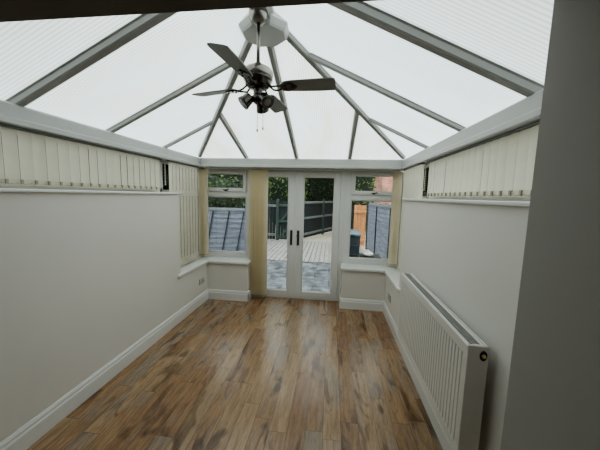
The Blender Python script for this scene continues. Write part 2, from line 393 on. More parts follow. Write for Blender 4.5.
# ------------------------------------------------------------------ windows
def fr(mb, x0, x1, z0, z1, y0, y1, s):
    """rectangular frame in an xz plane with chamfered inner edge; s = (left, right, bottom, top) widths"""
    l, r, b, t = s
    mb.box(x0, x0 + l, y0, y1, z0, z1).box(x1 - r, x1, y0, y1, z0, z1).box(x0 + l, x1 - r, y0, y1, z0, z0 + b).box(x0 + l, x1 - r, y0, y1, z1 - t, z1)
    return mb
def bead(mb, x0, x1, z0, z1, y, w=.014):
    """sloping glazing bead around the inside of an opening"""
    a = [(x0, y, z0), (x1, y, z0), (x1, y, z1), (x0, y, z1)]
    i = [(x0 + w, y + w, z0 + w), (x1 - w, y + w, z0 + w), (x1 - w, y + w, z1 - w), (x0 + w, y + w, z1 - w)]
    return mb.add(a + i, [(k, (k + 1) % 4, 4 + (k + 1) % 4, 4 + k) for k in range(4)])
def far_window(idx, x0, x1, gl, gr, ul, ur, handle_x, label):
    wd = empty('window_%d' % idx, ((x0 + x1) / 2, 4.0, ZS), label, 'window', kind='structure')
    mb = MB(); z0, zt = ZS - .02, ZB
    # fixed frame: jambs, bottom, top, transom
    mb.box(x0, gl, 3.99, 4.05, z0, zt).box(gr, x1, 3.99, 4.05, z0, zt).box(gl, gr, 3.99, 4.05, z0, .685).box(gl, gr, 3.99, 4.05, 1.555, 1.635).box(gl, gr, 3.99, 4.05, 1.955, zt)
    bead(mb, gl, gr, .685, 1.555, 3.992)
    mb.build('window_frame', MAT['upvc'], wd, bevel=.004)
    s = MB(); fr(s, ul - .045, ur + .045, 1.635, 1.958, 3.970, 4.03, (.045, .045, .045, .045)); bead(s, ul, ur, 1.68, 1.913, 3.974)
    so = s.build('opening_sash', MAT['upvc'], wd, bevel=.005)
    h = MB(); hz = 1.655; h.rbox(handle_x - .018, handle_x + .018, 3.955, 3.972, hz - .012, hz + .012, .004)
    h.path([(handle_x, 3.95, hz), (handle_x + .012, 3.94, hz + .006), (handle_x + .05, 3.935, hz + .016)], .007); h.tube((handle_x, 3.958, hz), (handle_x, 3.945, hz), .009)
    h.path([(handle_x - .04, 3.945, hz + .010), (handle_x, 3.943, hz)], .006)
    h.build('window_handle', MAT['handle'], so)
    MB().box(ul, ur, 4.005, 4.011, 1.68, 1.913).build('glass_pane', MAT['glass'], so)
    MB().box(gl, gr, 4.015, 4.021, .685, 1.555).build('glass_pane', MAT['glass'], wd)
    return wd
wl = far_window(1, BL - .18, -1.25, -2.03, -1.312, -2.0, -1.345, -1.62, 'far left window with small top opener, beside the cream floor-length blind')
wr = far_window(2, .193, BR + .16, .283, .99, .324, .95, .60, 'far right window with small top opener, looking onto the dark bin')

# sills of the low walls: one L shaped board each side
def sill_poly(name, pts, parent, lab):
    mb = MB(); n = len(pts); zt, zb = ZS + .004, ZS - .034
    mb.add([(x, y, zt) for x, y in pts] + [(x, y, zb) for x, y in pts], [tuple(range(n)), tuple(range(n, 2 * n))[::-1]] + [(i, (i + 1) % n, n + (i + 1) % n, n + i) for i in range(n)])
    o = mb.build(name, MAT['trim'], parent, bevel=.008); return o
sill_poly('window_sill', [(XL + .03, 2.955), (XL + .03, YF - .035), (-1.185, YF - .035), (-1.175, YF - .02), (-1.185, 3.985), (BL - .18, 3.985), (BL - .18, YW), (XL - .005, YW), (XL - .005, 2.955)], wl, '')
sill_poly('window_sill', [(XR - .03, 2.955), (XR + .005, 2.955), (XR + .005, YW), (BR + .16, YW), (BR + .16, 3.985), (.175, 3.985), (.165, YF - .02), (.175, YF - .035), (XR - .03, YF - .035)], wr, '')

def side_window(idx, xg, label):
    """side glazing behind the blinds: long shallow lights over the tall wall, one deep light over the low wall"""
    wd = empty('window_%d' % idx, (xg, 2.4, ZS), label, 'window', kind='structure')
    a, b = xg - .03, xg + .03; mb = MB()
    mb.box(a, b, YH1, YW, ZD, ZD + .05).box(a, b, YH1, YW, ZB - .03, ZB)
    for y in (YH1, 1.6, 2.3): mb.box(a, b, y, y + .06, ZD + .05, ZB - .03)
    mb.box(a, b, YW - .05, YW + .015, ZD + .0, ZB).box(a, b, YW + .0, YW + .02, ZS + .004, ZD).box(a, b, 3.93, 3.985, ZS + .004, ZB)
    mb.box(a, b, YW + .015, 3.93, ZS + .004, ZS + .08).box(a, b, YW + .015, 3.93, ZB - .03, ZB).box(a, b, YW + .015, 3.93, 1.56, 1.63)
    mb.build('window_frame', MAT['upvc'], wd, bevel=.004)
    g = MB(); g.box(xg - .003, xg + .003, YH1 + .06, YW - .05, ZD + .05, ZB - .03); g.build('glass_pane', MAT['glass'], wd)
    g = MB(); g.box(xg - .003, xg + .003, YW + .015, 3.93, ZS + .08, 1.56); g.build('glass_pane', MAT['glass'], wd)
    g = MB(); g.box(xg - .003, xg + .003, YW + .015, 3.93, 1.63, ZB - .03); g.build('glass_pane', MAT['glass'], wd)
side_window(3, BL - .15, 'left side windows hidden behind cream vertical blinds')
side_window(4, BR + .13, 'right side windows hidden behind cream vertical blinds')

# ------------------------------------------------------------------ french doors
dr = empty('door_1', (-.525, 4.0, 0), 'pair of white glazed double doors in the far wall with black handles', 'door', kind='structure')
mb = MB(); mb.box(-1.25, -1.175, 3.985, 4.055, .0, ZB).box(.125, .193, 3.985, 4.055, .0, ZB).box(-1.175, .125, 3.985, 4.055, 1.955, ZB).box(-1.175, .125, 3.975, 4.055, 0.0, .028)
mb.build('door_frame', MAT['upvc'], dr, bevel=.004)
def leaf(x0, x1, gl, gr, hx, s):
    m_ = MB(); fr(m_, x0, x1, .03, 1.953, 3.968, 4.035, (gl - x0, x1 - gr, .09, .07)); bead(m_, gl, gr, .12, 1.883, 3.972, .016)
    lf = m_.build('door_leaf', MAT['upvc'], dr, bevel=.006)
    MB().box(gl, gr, 4.0, 4.006, .12, 1.883).build('glass_pane', MAT['glass'], lf)
    h = MB(); h.rbox(hx - .016, hx + .016, 3.957, 3.970, .845, 1.075, .005)
    h.tube((hx, 3.96, 1.01), (hx, 3.92, 1.01), .010); h.path([(hx, 3.922, 1.01), (hx + s * .03, 3.918, 1.008), (hx + s * .115, 3.922, 1.002)], .010)
    h.tube((hx, 3.955, .90), (hx, 3.950, .90), .010)
    h.build('door_handle', MAT['handle'], lf)
leaf(-1.172, -.530, -1.085, -.642, -.592, 0.12)
leaf(-.524, .122, -.422, .040, -.485, -.12)
mb = MB().box(-.545, -.509, 3.955, 3.969, .03, 1.953); mb.build('meeting_strip', MAT['upvc'], dr, bevel=.004)

# ------------------------------------------------------------------ vertical blinds
def slat_mesh(name, z0, z1, m, w=.089, bow=.006):
    """one gently bowed fabric slat hanging from z1 to z0, running along local x, with a stitched hem"""
    me = bpy.data.meshes.new(name); n = 6; v = []; f = []
    for z in (z0, z0 + .035, z0 + .037, z1):
        for i in range(n + 1):
            a = i / n; v.append(((a - .5) * w, bow * (1 - (2 * a - 1) ** 2) + (.0012 if z <= z0 + .035 else 0), z))
    for k in range(3):
        for i in range(n): f.append((k * (n + 1) + i, k * (n + 1) + i + 1, (k + 1) * (n + 1) + i + 1, (k + 1) * (n + 1) + i))
    me.from_pydata(v, [], f); me.polygons.foreach_set('use_smooth', [True] * len(f)); me.materials.append(m)
    me.materials.append(MAT['hem'])
    for i in range(n): me.polygons[i].material_index = 1
    return me
def blind(x, y, along, spots, z0, label, m, group, wide=.089, jitter=2.0, rail=None, cord=None, bow=.009, weights=False):
    """along = 'x' or 'y': direction of the headrail; spots = [(distance, angle in degrees from the rail)]"""
    t = empty('vertical_blind', (x, y, z0), label, 'blind', group)
    zt = ZB - .017
    me = slat_mesh('slat', 0, zt - z0, m, wide, bow)
    base = 0 if along == 'x' else PI / 2
    for d, ang in spots:
        s = bpy.data.objects.new('slat', me); COL.objects.link(s); s.parent = t
        s.location = (d - x, 0, 0) if along == 'x' else (0, d - y, 0)
        s.rotation_euler = (0, 0, base + math.radians(ang + random.uniform(-jitter, jitter)))
    r = MB(); a, b = rail or (spots[0][0] - .05, spots[-1][0] + .05)
    sec = [(-.018, 0), (-.018, .013), (.018, .013), (.018, 0), (.006, 0), (.006, .006), (-.006, .006), (-.006, 0)]
    if along == 'x': r.sweep((a, y, zt + .002), (b, y, zt + .002), sec)
    else: r.sweep((x, a, zt + .002), (x, b, zt + .002), sec)
    r.build('headrail', MAT['darkrail'] if along == 'y' else MAT['upvc'], t)
    if weights:
        c = MB(); side = weights
        for (d, _), (d2, _) in zip(spots, spots[1:]):
            p0 = (x + side * .02, d, z0 + .012); p1 = (x + side * .02, d2, z0 + .012); pm = (x + side * .022, (d + d2) / 2, z0 + .004)
            c.path([p0, pm, p1], .0016, 5)
        for d, _ in spots[:-1]: c.box(x + side * .012, x + side * .021, d + .028, d + .042, z0 + .004, z0 + .034)
        c.build('linking_chain', MAT['chain'], t)
    if cord is not None:
        c = MB()
        for k in range(16):
            z = zt - .006 - k * .0175 
            c.rbox(x - .004, x + .004, cord - .005, cord + .005, z - .009, z, .0015)
        c.path([(x + .0, cord + .012, zt), (x, cord + .012, z0 + .06)], .0014, 5)
        c.build('bead_chain', MAT['slat'], t)
    return t
XBL, XBR = BL - .045, BR + .045
sp = [(.955 + .0815 * k, 1) for k in range(24)]
blind(XBL, sp[0][0], 'y', sp, ZD + .022, 'long row of short cream vertical slats over the left wall', MAT['slat'], None, rail=(YH1, 2.90), weights=1, cord=2.965, jitter=2.5, wide=.079, bow=.004)
sp = [(3.045 + .076 * k, 2) for k in range(9)]
blind(XBL + .02, sp[0][0], 'y', sp, ZS + .03, 'tall cream vertical slats in the far left corner above the low side sill', MAT['slat'], None, wide=.072, bow=.005, rail=(3.0, 3.71))
sp = [(.955 + .0815 * k, 0) for k in range(24)]
blind(XBR, sp[0][0], 'y', sp, ZD + .022, 'long row of short cream vertical slats over the right wall above the radiator', MAT['slat'], None, rail=(YH1, 2.90), weights=-1, cord=2.965, jitter=4, wide=.0805, bow=.005)
sp = [(3.03 + .078 * k, 16) for k in range(9)]
blind(XBR - .02, sp[0][0], 'y', sp, ZS + .03, 'tall cream vertical slats in the far right corner above the low side sill', MAT['slat'], None, rail=(3.0, 3.71))
# drawn-back stacks on the far wall: slats turned nearly edge-on and bunched
sp = [(-1.985 + .0125 * k, 70 + 2 * (k % 3)) for k in range(8)]
blind(-1.95, 3.87, 'x', sp, ZS + .03, 'bunched cream blind drawn back against the left edge of the far left window', MAT['slatw'], None, rail=(-2.0, -1.24), bow=.004)
sp = [(-1.193 + .0142 * k + (.004 if k % 4 == 1 else 0), 64 + (0, 9, 3, 14)[k % 4]) for k in range(17)]
blind(-1.10, 3.87, 'x', sp, .035, 'bunched cream floor-length blind drawn back beside the glass doors', MAT['slatw'], None, rail=(-1.235, .18), bow=.004)
sp = [(.858 + .0125 * k, 108 + 2 * (k % 3)) for k in range(7)]
blind(.90, 3.87, 'x', sp, ZS + .03, 'bunched cream blind drawn back against the right edge of the far right window', MAT['slatw'], None, rail=(.21, .93), bow=.004)

# ------------------------------------------------------------------ radiator
rx0, rx1, ry0, ry1, rz0, rz1 = .660, .752, 1.262, 2.455, .335, .925
rad = empty('radiator', ((rx0 + rx1) / 2, (ry0 + ry1) / 2, rz0), 'long white ribbed panel radiator on the right wall with slotted top', 'radiator')
def ribs(xf, d):
    """pressed panel: shallow vertical channels between raised flats; d = direction the face looks"""
    mb = MB(); n = 33; y = ry0 + .02; step = (ry1 - ry0 - .04) / n; prof = [(ry0 + .004, 0)]
    for k in range(n):
        a = y + k * step
        prof += [(a + step * .08, 0), (a + step * .22, .0035), (a + step * .78, .0035), (a + step * .92, 0)]
    prof.append((ry1 - .004, 0))
    za, zb, zc, zd = rz0 + .012, rz0 + .045, rz1 - .055, rz1 - .018
    rows = [(za, 0), (zb, 0), (zb + .012, 1), (zc - .012, 1), (zc, 0), (zd, 0)]
    v = [(xf + d * (0 - h * s), yy, z) for z, s in rows for yy, h in prof]; m_ = len(prof)
    v2 = [(xf - d * .014, yy, z) for z, s in rows for yy, h in prof]
    f = [(r * m_ + i, r * m_ + i + 1, (r + 1) * m_ + i + 1, (r + 1) * m_ + i) for r in range(len(rows) - 1) for i in range(m_ - 1)]
    mb.add(v, f); mb.box(min(xf - d * .010, xf - d * .016), max(xf - d * .010, xf - d * .016), ry0 + .004, ry1 - .004, za, zd)
    # top and bottom rolled rails
    mb.rbox(min(xf, xf - d * .014) - .0005, max(xf, xf - d * .014) + .0005, ry0 + .004, ry1 - .004, rz0, za + .006, .003)
    mb.rbox(min(xf, xf - d * .014) - .0005, max(xf, xf - d * .014) + .0005, ry0 + .004, ry1 - .004, zd - .006, rz1 - .003, .004)
    return mb
ribs(rx0, -1).build('front_panel', MAT['rad'], rad)
ribs(rx1 - .012, 1).build('back_panel', MAT['rad'], rad)
for a, b, nm in ((ry0 - .004, ry0 + .004, 1), (ry1 - .004, ry1 + .004, 0)):
    s = MB().rbox(rx0 - .0, rx1 - .0, a, b, rz0 + .004, rz1, .002).build('side_panel', MAT['rad'], rad)
g = MB(); g.box(rx0 + .012, rx1 - .012, ry0 + .006, ry1 - .006, rz1 - .022, rz1 - .018)
gd = g.build('grille_shade_sheet', MAT['dark'], rad)  # dark sheet painting the shade inside the radiator, below the slots
g = MB()
g.rbox(rx0 + .004, rx0 + .012, ry0, ry1, rz1 - .008, rz1 + .002, .002).rbox(rx1 - .012, rx1 - .004, ry0, ry1, rz1 - .008, rz1 + .002, .002)
g.rbox(rx0 + .004, rx1 - .004, ry0, ry0 + .012, rz1 - .008, rz1 + .002, .002).rbox(rx0 + .004, rx1 - .004, ry1 - .012, ry1, rz1 - .008, rz1 + .002, .002)
gf = g.build('grille_frame', MAT['rad'], rad)
g = MB(); y = ry0 + .016
while y < ry1 - .014:
    g.box(rx0 + .012, rx1 - .012, y, y + .006, rz1 - .016, rz1 - .004); y += .0125
for q in range(1, 4): g.box(rx0 + .016 + q * .015, rx0 + .019 + q * .015, ry0 + .012, ry1 - .012, rz1 - .010, rz1 - .003)
g.build('top_grille', MAT['grille'], rad)
# unused top tapping: dark oval hole with a brass plug
v = MB(); vx, vz = rx1 - .024, rz1 - .045
pts = []
for i in range(20):
    a = 2 * PI * i / 20; pts.append((vx + .0165 * math.cos(a), ry0 - .0052, vz + .025 * math.sin(a)))
vv = MB().add(pts + [(x, y - .002, z) for x, y, z in pts], [tuple(range(20)), tuple(range(20, 40))[::-1]] + [(i, (i + 1) % 20, 20 + (i + 1) % 20, 20 + i) for i in range(20)])
vo = vv.build('valve_opening', MAT['dark'], rad); vo['label'] = 'dark oval opening in the end panel'
v = MB().lathe((vx, ry0 - .006, vz), [(.009, 0), (.009, .006), (.006, .007), (.006, .011), (.003, .012)], 12, (0, -1, 0)); v.build('bleed_plug', MAT['brass'], vo)
for y in (1.5, 2.2): MB().box(rx1 - .014, XR, y, y + .03, rz0 + .08, rz1 - .1).build('wall_bracket', MAT['rad'], rad)

# ------------------------------------------------------------------ double wall sockets
def socket(x, d, yc, zc, label):
    s = empty('wall_socket', (x, yc, zc), label, 'wall socket')
    a, b = sorted((x, x + d * .009)); MB().rbox(a, b, yc - .073, yc + .073, zc - .043, zc + .043, .003).build('face_plate', MAT['socket'], s)
    a, b = sorted((x + d * .009, x + d * .0125))
    for k in (-1, 1):
        MB().rbox(a, b, yc + k * .055 - .008, yc + k * .055 + .008, zc + .006, zc + .030, .0015).build('rocker_switch', MAT['trim'], s)
        h = MB(); a2, b2 = sorted((x + d * .0088, x + d * .0096)); cy = yc + k * .026
        h.box(a2, b2, cy - .003, cy + .003, zc + .004, zc + .018).box(a2, b2, cy - .016, cy - .008, zc - .016, zc - .010).box(a2, b2, cy + .008, cy + .016, zc - .016, zc - .010)
        h.build('pin_holes', MAT['dark'], s)
socket(XL, 1, 3.555, .335, 'double wall socket low on the left wall under the side sill')
socket(XR, -1, 3.42, .325, 'double wall socket low on the right wall between radiator and corner')

# ------------------------------------------------------------------ ceiling fan
FX, FY = -.512, 1.80; ZH = 2.303
fan = empty('ceiling_fan', (FX, FY, ZR - .04), 'four-bladed grey ceiling fan with dark metal spotlights hanging from the ridge', 'ceiling fan')
fo = (FX, FY, ZR - .04)
MB().lathe((FX, FY, 2.70), [(.018, 0), (.040, .006), (.052, .022), (.060, .05), (.062, .08), (.062, .0895)], 32).build('canopy', MAT['chrome'], fan)
MB().tube((FX, FY, 2.70), (FX, FY, 2.45), .0115, n=14).build('downrod', MAT['chrome'], fan)
MB().lathe((FX, FY, 0), [(.045, 2.345), (.080, 2.350), (.094, 2.358), (.099, 2.372), (.099, 2.396), (.088, 2.414), (.064, 2.427), (.032, 2.436), (.020, 2.456), (.0125, 2.46)], 36).build('motor_housing', MAT['chrome'], fan)
MB().lathe((FX, FY, 0), [(.030, 2.296), (.062, 2.300), (.084, 2.318), (.084, 2.334), (.092, 2.344), (.098, 2.356), (.094, 2.360)], 36).build('flywheel', MAT['gun'], fan)
for ang in (-97, -2, 83, 166):
    A = math.radians(ang); dx = Vector((math.cos(A), math.sin(A), 0)); dy = Vector((-math.sin(A), math.cos(A), 0)); up = Vector((0, 0, 1))
    pit = math.radians(-13); sy = dy * math.cos(pit) + up * math.sin(pit); sz = -dy * math.sin(pit) + up * math.cos(pit)
    O = Vector((FX, FY, ZH + .004))
    # blade outline: narrow rounded root widening to a clipped tip
    outl = [(.165, -.030), (.18, -.044), (.22, -.052), (.40, -.060), (.485, -.063), (.503, -.055), (.509, -.03), (.509, .04), (.500, .058), (.40, .060), (.22, .052), (.18, .044), (.165, .030)]
    mb = MB(); m_ = len(outl)
    mb.add([O + dx * r + sy * s + sz * .003 for r, s in outl] + [O + dx * r + sy * s - sz * .003 for r, s in outl],
           [tuple(range(m_)), tuple(range(m_, 2 * m_))[::-1]] + [(i, (i + 1) % m_, m_ + (i + 1) % m_, m_ + i) for i in range(m_)])
    bl = mb.build('fan_blade', MAT['blade'], fan)
    # iron: curved arm from flywheel and a shield-shaped plate under the blade root
    ir = MB()
    for s in (-.018, .018):
        ir.path([O + dx * .072 + dy * s * 1.1 + up * .012, O + dx * .10 + dy * s * 1.6 - up * .012, O + dx * .135 + sy * s * 1.3 - up * .012, O + dx * .165 + sy * s * .8 - sz * .008], .006, 8)
    sh = [(.150, -.014), (.170, -.034), (.205, -.040), (.235, -.028), (.262, 0), (.235, .028), (.205, .040), (.170, .034), (.150, .014)]; m_ = len(sh)
    ir.add([O + dx * r + sy * s - sz * .003 for r, s in sh] + [O + dx * r + sy * s - sz * .012 for r, s in sh],
           [tuple(range(m_)), tuple(range(m_, 2 * m_))[::-1]] + [(i, (i + 1) % m_, m_ + (i + 1) % m_, m_ + i) for i in range(m_)])
    for r, s in ((.185, -.02), (.185, .02), (.23, 0)): ir.tube(O + dx * r + sy * s - sz * .012, O + dx * r + sy * s - sz * .017, .006, n=8)
    ir.build('blade_iron', MAT['gun'], bl)
lk = MB().lathe((FX, FY, 0), [(.006, 2.196), (.022, 2.200), (.034, 2.212), (.038, 2.228), (.038, 2.246), (.030, 2.256), (.030, 2.288), (.036, 2.298)], 28).build('light_kit', MAT['gun'], fan)
for ang in (205, 325, 85):
    A = math.radians(ang); d = Vector((math.cos(A), math.sin(A), 0)); up = Vector((0, 0, 1))
    P = Vector((FX, FY, 2.236)); ax = (d * .72 - up * .69).normalized(); base = P + d * .052 - up * .002
    m_ = MB(); m_.path([P + d * .03, P + d * .05 + up * .006, base + ax * .004], .007, 8)
    m_.lathe(base, [(.010, -.012), (.030, -.004), (.036, .010), (.037, .030), (.043, .052), (.045, .066), (.036, .064)], 20, ax)
    sp_ = m_.build('spotlight', MAT['gun'], fan)
    MB().lathe(base + ax * .058, [(.038, 0), (.038, .004), (.020, .007), (.006, .009)], 18, ax).build('lamp_face', MAT['bulb'], sp_)
for (ox, oy, z1, zend) in ((.004, -.026, 2.215, 2.035), (.034, .006, 2.225, 2.055)):
    c = MB(); n = 26
    for k in range(n):
        z = z1 - (z1 - zend) * k / n; c.tube((FX + ox, FY + oy, z), (FX + ox, FY + oy, z - .005), .0016, n=6)
    c.tube((FX + ox, FY + oy, z1 + .01), (FX + ox, FY + oy, zend), .0007, n=5)
    pc = c.build('pull_chain', MAT['chrome'], fan)
    MB().lathe((FX + ox, FY + oy, zend - .022), [(.002, 0), (.0055, .005), (.0045, .014), (.0018, .022)], 10).build('chain_bob', MAT['gun'], pc)

# ------------------------------------------------------------------ garden
G = -.12
struct(MB().box(-14, 14, 2.2, 26, G - .3, G - .02).box(-14, XLo, -3.6, 2.2, G - .3, G - .02).box(2.1, 14, -3.6, 2.2, G - .3, G - .02).build('ground', MAT['gravel']), 'pale bare ground at the back of the garden', 'ground')
struct(MB().box(-3.4, 1.7, YFo, 6.75, G - .1, G).build('patio', MAT['patio']), 'wet mottled grey patio slabs outside the glass doors', 'patio')
struct(MB().box(-3.3, 1.0, 6.76, 9.88, G - .3, G - .035).build('deck_gap_shade', MAT['dark']), 'added dark slab painting the shade in the gaps between decking boards', 'gap shade')  # added slab, its dark colour stands in for shade between the boards
dk = MB(); x = -3.3
while x < 1.0:
    dk.box(x, x + .112, 6.75, 9.9, G - .06, G + .02); x += .132
dk = dk.build('decking', MAT['deckm']); tag(dk, 'weathered pale decking boards beyond the wet patio', 'decking', kind='structure')

def lap_fence(p, q, ztop, label, m, battens=(), tilt=.0, name='lap_fence', z0=G, post=True, cap=True, bh=.105):
    """horizontal lapped board panel between two posts, tapering boards overlapping like shingles"""
    p = Vector(p); q = Vector(q); d = (q - p); L_ = d.length; d.normalize(); nrm = Vector((d.y, -d.x, 0))
    t = empty(name, (p.x, p.y, z0), label, 'fence')
    b = MB(); z = z0 + .05; k = 0
    while z < ztop - .04:
        w = random.uniform(-.004, .004)
        a0 = p + nrm * .022; a1 = q + nrm * .022; b0 = p + nrm * .006; b1 = q + nrm * .006
        b.add([(a0.x, a0.y, z + w), (a1.x, a1.y, z - w), (b1.x, b1.y, z + bh + .01), (b0.x, b0.y, z + bh + .01),
               (p.x, p.y, z + w), (q.x, q.y, z - w), (q.x, q.y, z + bh + .01), (p.x, p.y, z + bh + .01)],
              [(0, 1, 2, 3), (4, 5, 6, 7), (0, 1, 5, 4), (3, 2, 6, 7), (0, 3, 7, 4), (1, 2, 6, 5)])
        z += bh; k += 1
    b.build('lapped_boards', m, t)
    for s in battens:
        c = p + d * s; e_ = c + d * (-tilt * (ztop - z0))
        mb = MB(); mb.sweep(tuple(Vector((e_.x, e_.y, z0 + .04)) + nrm * .034), tuple(Vector((c.x, c.y, ztop - .02)) + nrm * .034), [(-.012, -.012), (.012, -.012), (.012, .012), (-.012, .012)], up=nrm)
        mb.build('batten', MAT['fencedark'], t)
    if cap:
        mb = MB(); mb.sweep((p.x, p.y, ztop - .01), (q.x, q.y, ztop - .01), [(-.035, 0), (.035, 0), (.03, .035), (-.03, .035)]); mb.build('top_rail', MAT['fencerail'], t)
    if post:
        for c in (p - d * .04, q + d * .04):
            MB().box(c.x - .04, c.x + .04, c.y - .04, c.y + .04, z0, ztop + .05).build('post', MAT['fencepost'], t)
    return t
lap_fence((-3.75, 6.55, 0), (-2.12, 6.75, 0), 1.17, 'blue-grey lapped fence panel with dark battens seen through the far left window', MAT['fencegrey'], (.35, .70, 1.12, 1.5), tilt=.17, bh=.13)
lap_fence((1.22, 8.9, 0), (1.60, 5.6, 0), 1.36, 'blue-grey lapped fence running down the right side of the garden', MAT['fencegrey'], (1.0, 2.2), tilt=0, bh=.115)

def board_fence(p, q, ztop, label, m, rails, name='board_fence', side=1, bw=.12, rail_m=None, posts=(0, 1), z0=G, brace=False, cat='fence'):
    p = Vector(p); q = Vector(q); d = (q - p); L_ = d.length; d.normalize(); nrm = Vector((d.y, -d.x, 0)) * side
    t = empty(name, (p.x, p.y, z0), label, cat)
    b = MB(); s = 0
    while s < L_ - .01:
        e_ = min(L_, s + bw); a = p + d * s; c = p + d * (e_ - .008); h = ztop + random.uniform(-.015, .015)
        b.add([(a.x, a.y, z0 + .04), (c.x, c.y, z0 + .04), (c.x, c.y, h), (a.x, a.y, h)] + [(v.x - nrm.x * .016, v.y - nrm.y * .016, zz) for v, zz in ((a, z0 + .04), (c, z0 + .04), (c, h), (a, h))],
              [(0, 1, 2, 3), (4, 5, 6, 7), (0, 1, 5, 4), (2, 3, 7, 6), (0, 3, 7, 4), (1, 2, 6, 5)]); s += bw
    b.build('vertical_boards', m, t)
    for z in rails:
        mb = MB(); A = p + nrm * .03; B = q + nrm * .03; mb.sweep((A.x, A.y, z), (B.x, B.y, z), [(-.022, -.045), (.022, -.045), (.022, .03), (-.022, .045)]); mb.build('rail', rail_m or MAT['fencerail'], t)
    if brace:
        A = p + nrm * .032 + d * .12; B = q + nrm * .032 - d * .06
        mb = MB(); mb.sweep((A.x, A.y, rails[1]), (B.x, B.y, rails[0]), [(-.022, -.04), (.022, -.04), (.022, .04), (-.022, .04)]); mb.build('diagonal_brace', MAT['fencepost'], t)
        mb = MB(); mb.sweep((A.x, A.y, rails[2]), (B.x, B.y, rails[1]), [(-.022, -.04), (.022, -.04), (.022, .04), (-.022, .04)]); mb.build('diagonal_brace', MAT['fencepost'], t)
    for s in posts:
        c = p + d * (s * L_) + nrm * .03; MB().box(c.x - .05, c.x + .05, c.y - .05, c.y + .05, z0, ztop + .08).build('post', MAT['fencepost'], t)
    return t
board_fence((-4.6, 9.7, 0), (-2.08, 9.9, 0), 1.40, 'dark board fence between the lapped panel and the gate', MAT['fencedark'], (.1, 1.2), posts=(0,))
gate = board_fence((-2.02, 9.92, 0), (-1.36, 9.98, 0), 1.38, 'dark wooden garden gate with diagonal braces seen through the left door', MAT['fencedark'], (1.22, .62, .02), name='garden_gate', posts=(0, 1), brace=True, cat='gate', rail_m=MAT['fencepost'])
board_fence((-1.22, 10.1, 0), (.30, 13.6, 0), 1.40, 'dark board fence with pale horizontal rails seen through the right door', MAT['fencedark'], (1.33, .72, .08), posts=(0, .55, 1), rail_m=MAT['fencerail'])
board_fence((.42, 13.75, 0), (2.1, 13.8, 0), 1.55, 'dark board fence at the far back corner of the garden', MAT['fencedark'], (.1, 1.3), posts=())
board_fence((.40, 9.55, 0), (.80, 9.5, 0), 1.30, 'narrow dark board panel standing in for the dark gap behind the bin', MAT['fencedark'], (.1,), posts=())  # dark boards put in to stand for the black gap beside the orange panel
board_fence((.80, 9.45, 0), (1.20, 9.35, 0), 1.33, 'orange timber fence panel at the end of the grey side fence', MAT['orange'], (.1, 1.1), posts=(), rail_m=MAT['orange'])

# dark lidded garden bin by the right window
bn = empty('garden_bin', (.44, 6.1, G), 'dark blue plastic garden bin with paler lid outside the far right window', 'bin')
def frustum(mb, cx, cy, z0, z1, w0, d0, w1, d1):
    v = [(cx + sx * w / 2, cy + sy * d / 2, z) for z, w, d in ((z0, w0, d0), (z1, w1, d1)) for sx, sy in ((-1, -1), (1, -1), (1, 1), (-1, 1))]
    mb.add(v, [(0, 1, 2, 3), (4, 5, 6, 7), (0, 1, 5, 4), (1, 2, 6, 5), (2, 3, 7, 6), (3, 0, 4, 7)])
b = MB(); frustum(b, .44, 6.1, G, .74, .38, .40, .43, .46)
for z in (.10, .32, .52, .70): b.rbox(.44 - .222, .44 + .222, 6.1 - .238, 6.1 + .238, z, z + .022, .006)
b.build('bin_body', MAT['bin'], bn, bevel=.01)
b = MB().rbox(.44 - .235, .44 + .235, 6.1 - .25, 6.1 + .25, .742, .80, .02); frustum(b, .44, 6.1, .79, .85, .44, .46, .34, .34); b.build('lid', MAT['binlid'], bn)
b = MB(); b.rbox(.44 - .08, .44 + .08, 6.1 - .28, 6.1 - .245, .755, .785, .006); b.build('lid_handle', MAT['bin'], bn)
# low planter with a pale bag on it
pl = empty('planter_box', (.92, 6.15, G), 'low dark timber planter box beside the garden bin', 'planter')
b = MB()
for k in range(4): b.rbox(.70, 1.14, 5.95, 6.35, G + k * .1, G + k * .1 + .094, .006)
b.build('side_boards', MAT['soil'], pl)
bm = bmesh.new(); bmesh.ops.create_uvsphere(bm, u_segments=14, v_segments=10, radius=.075)
for v in bm.verts: v.co = Vector((v.co.x * 1.5, v.co.y * 1.1, v.co.z * .62)) * (1 + .16 * math.sin(v.co.x * 60 + v.co.y * 45) * math.cos(v.co.z * 70))
b = MB().frombm(bm, Matrix.Translation((.87, 6.05, .325)), True)
b.tube((.87, 6.05, .362), (.875, 6.04, .392), .012, .026, n=8)
o = b.build('rubbish_bag', MAT['bag'], origin=(.87, 6.05, .28)); tag(o, 'small pale tied bag lying on the dark planter box', 'bag')

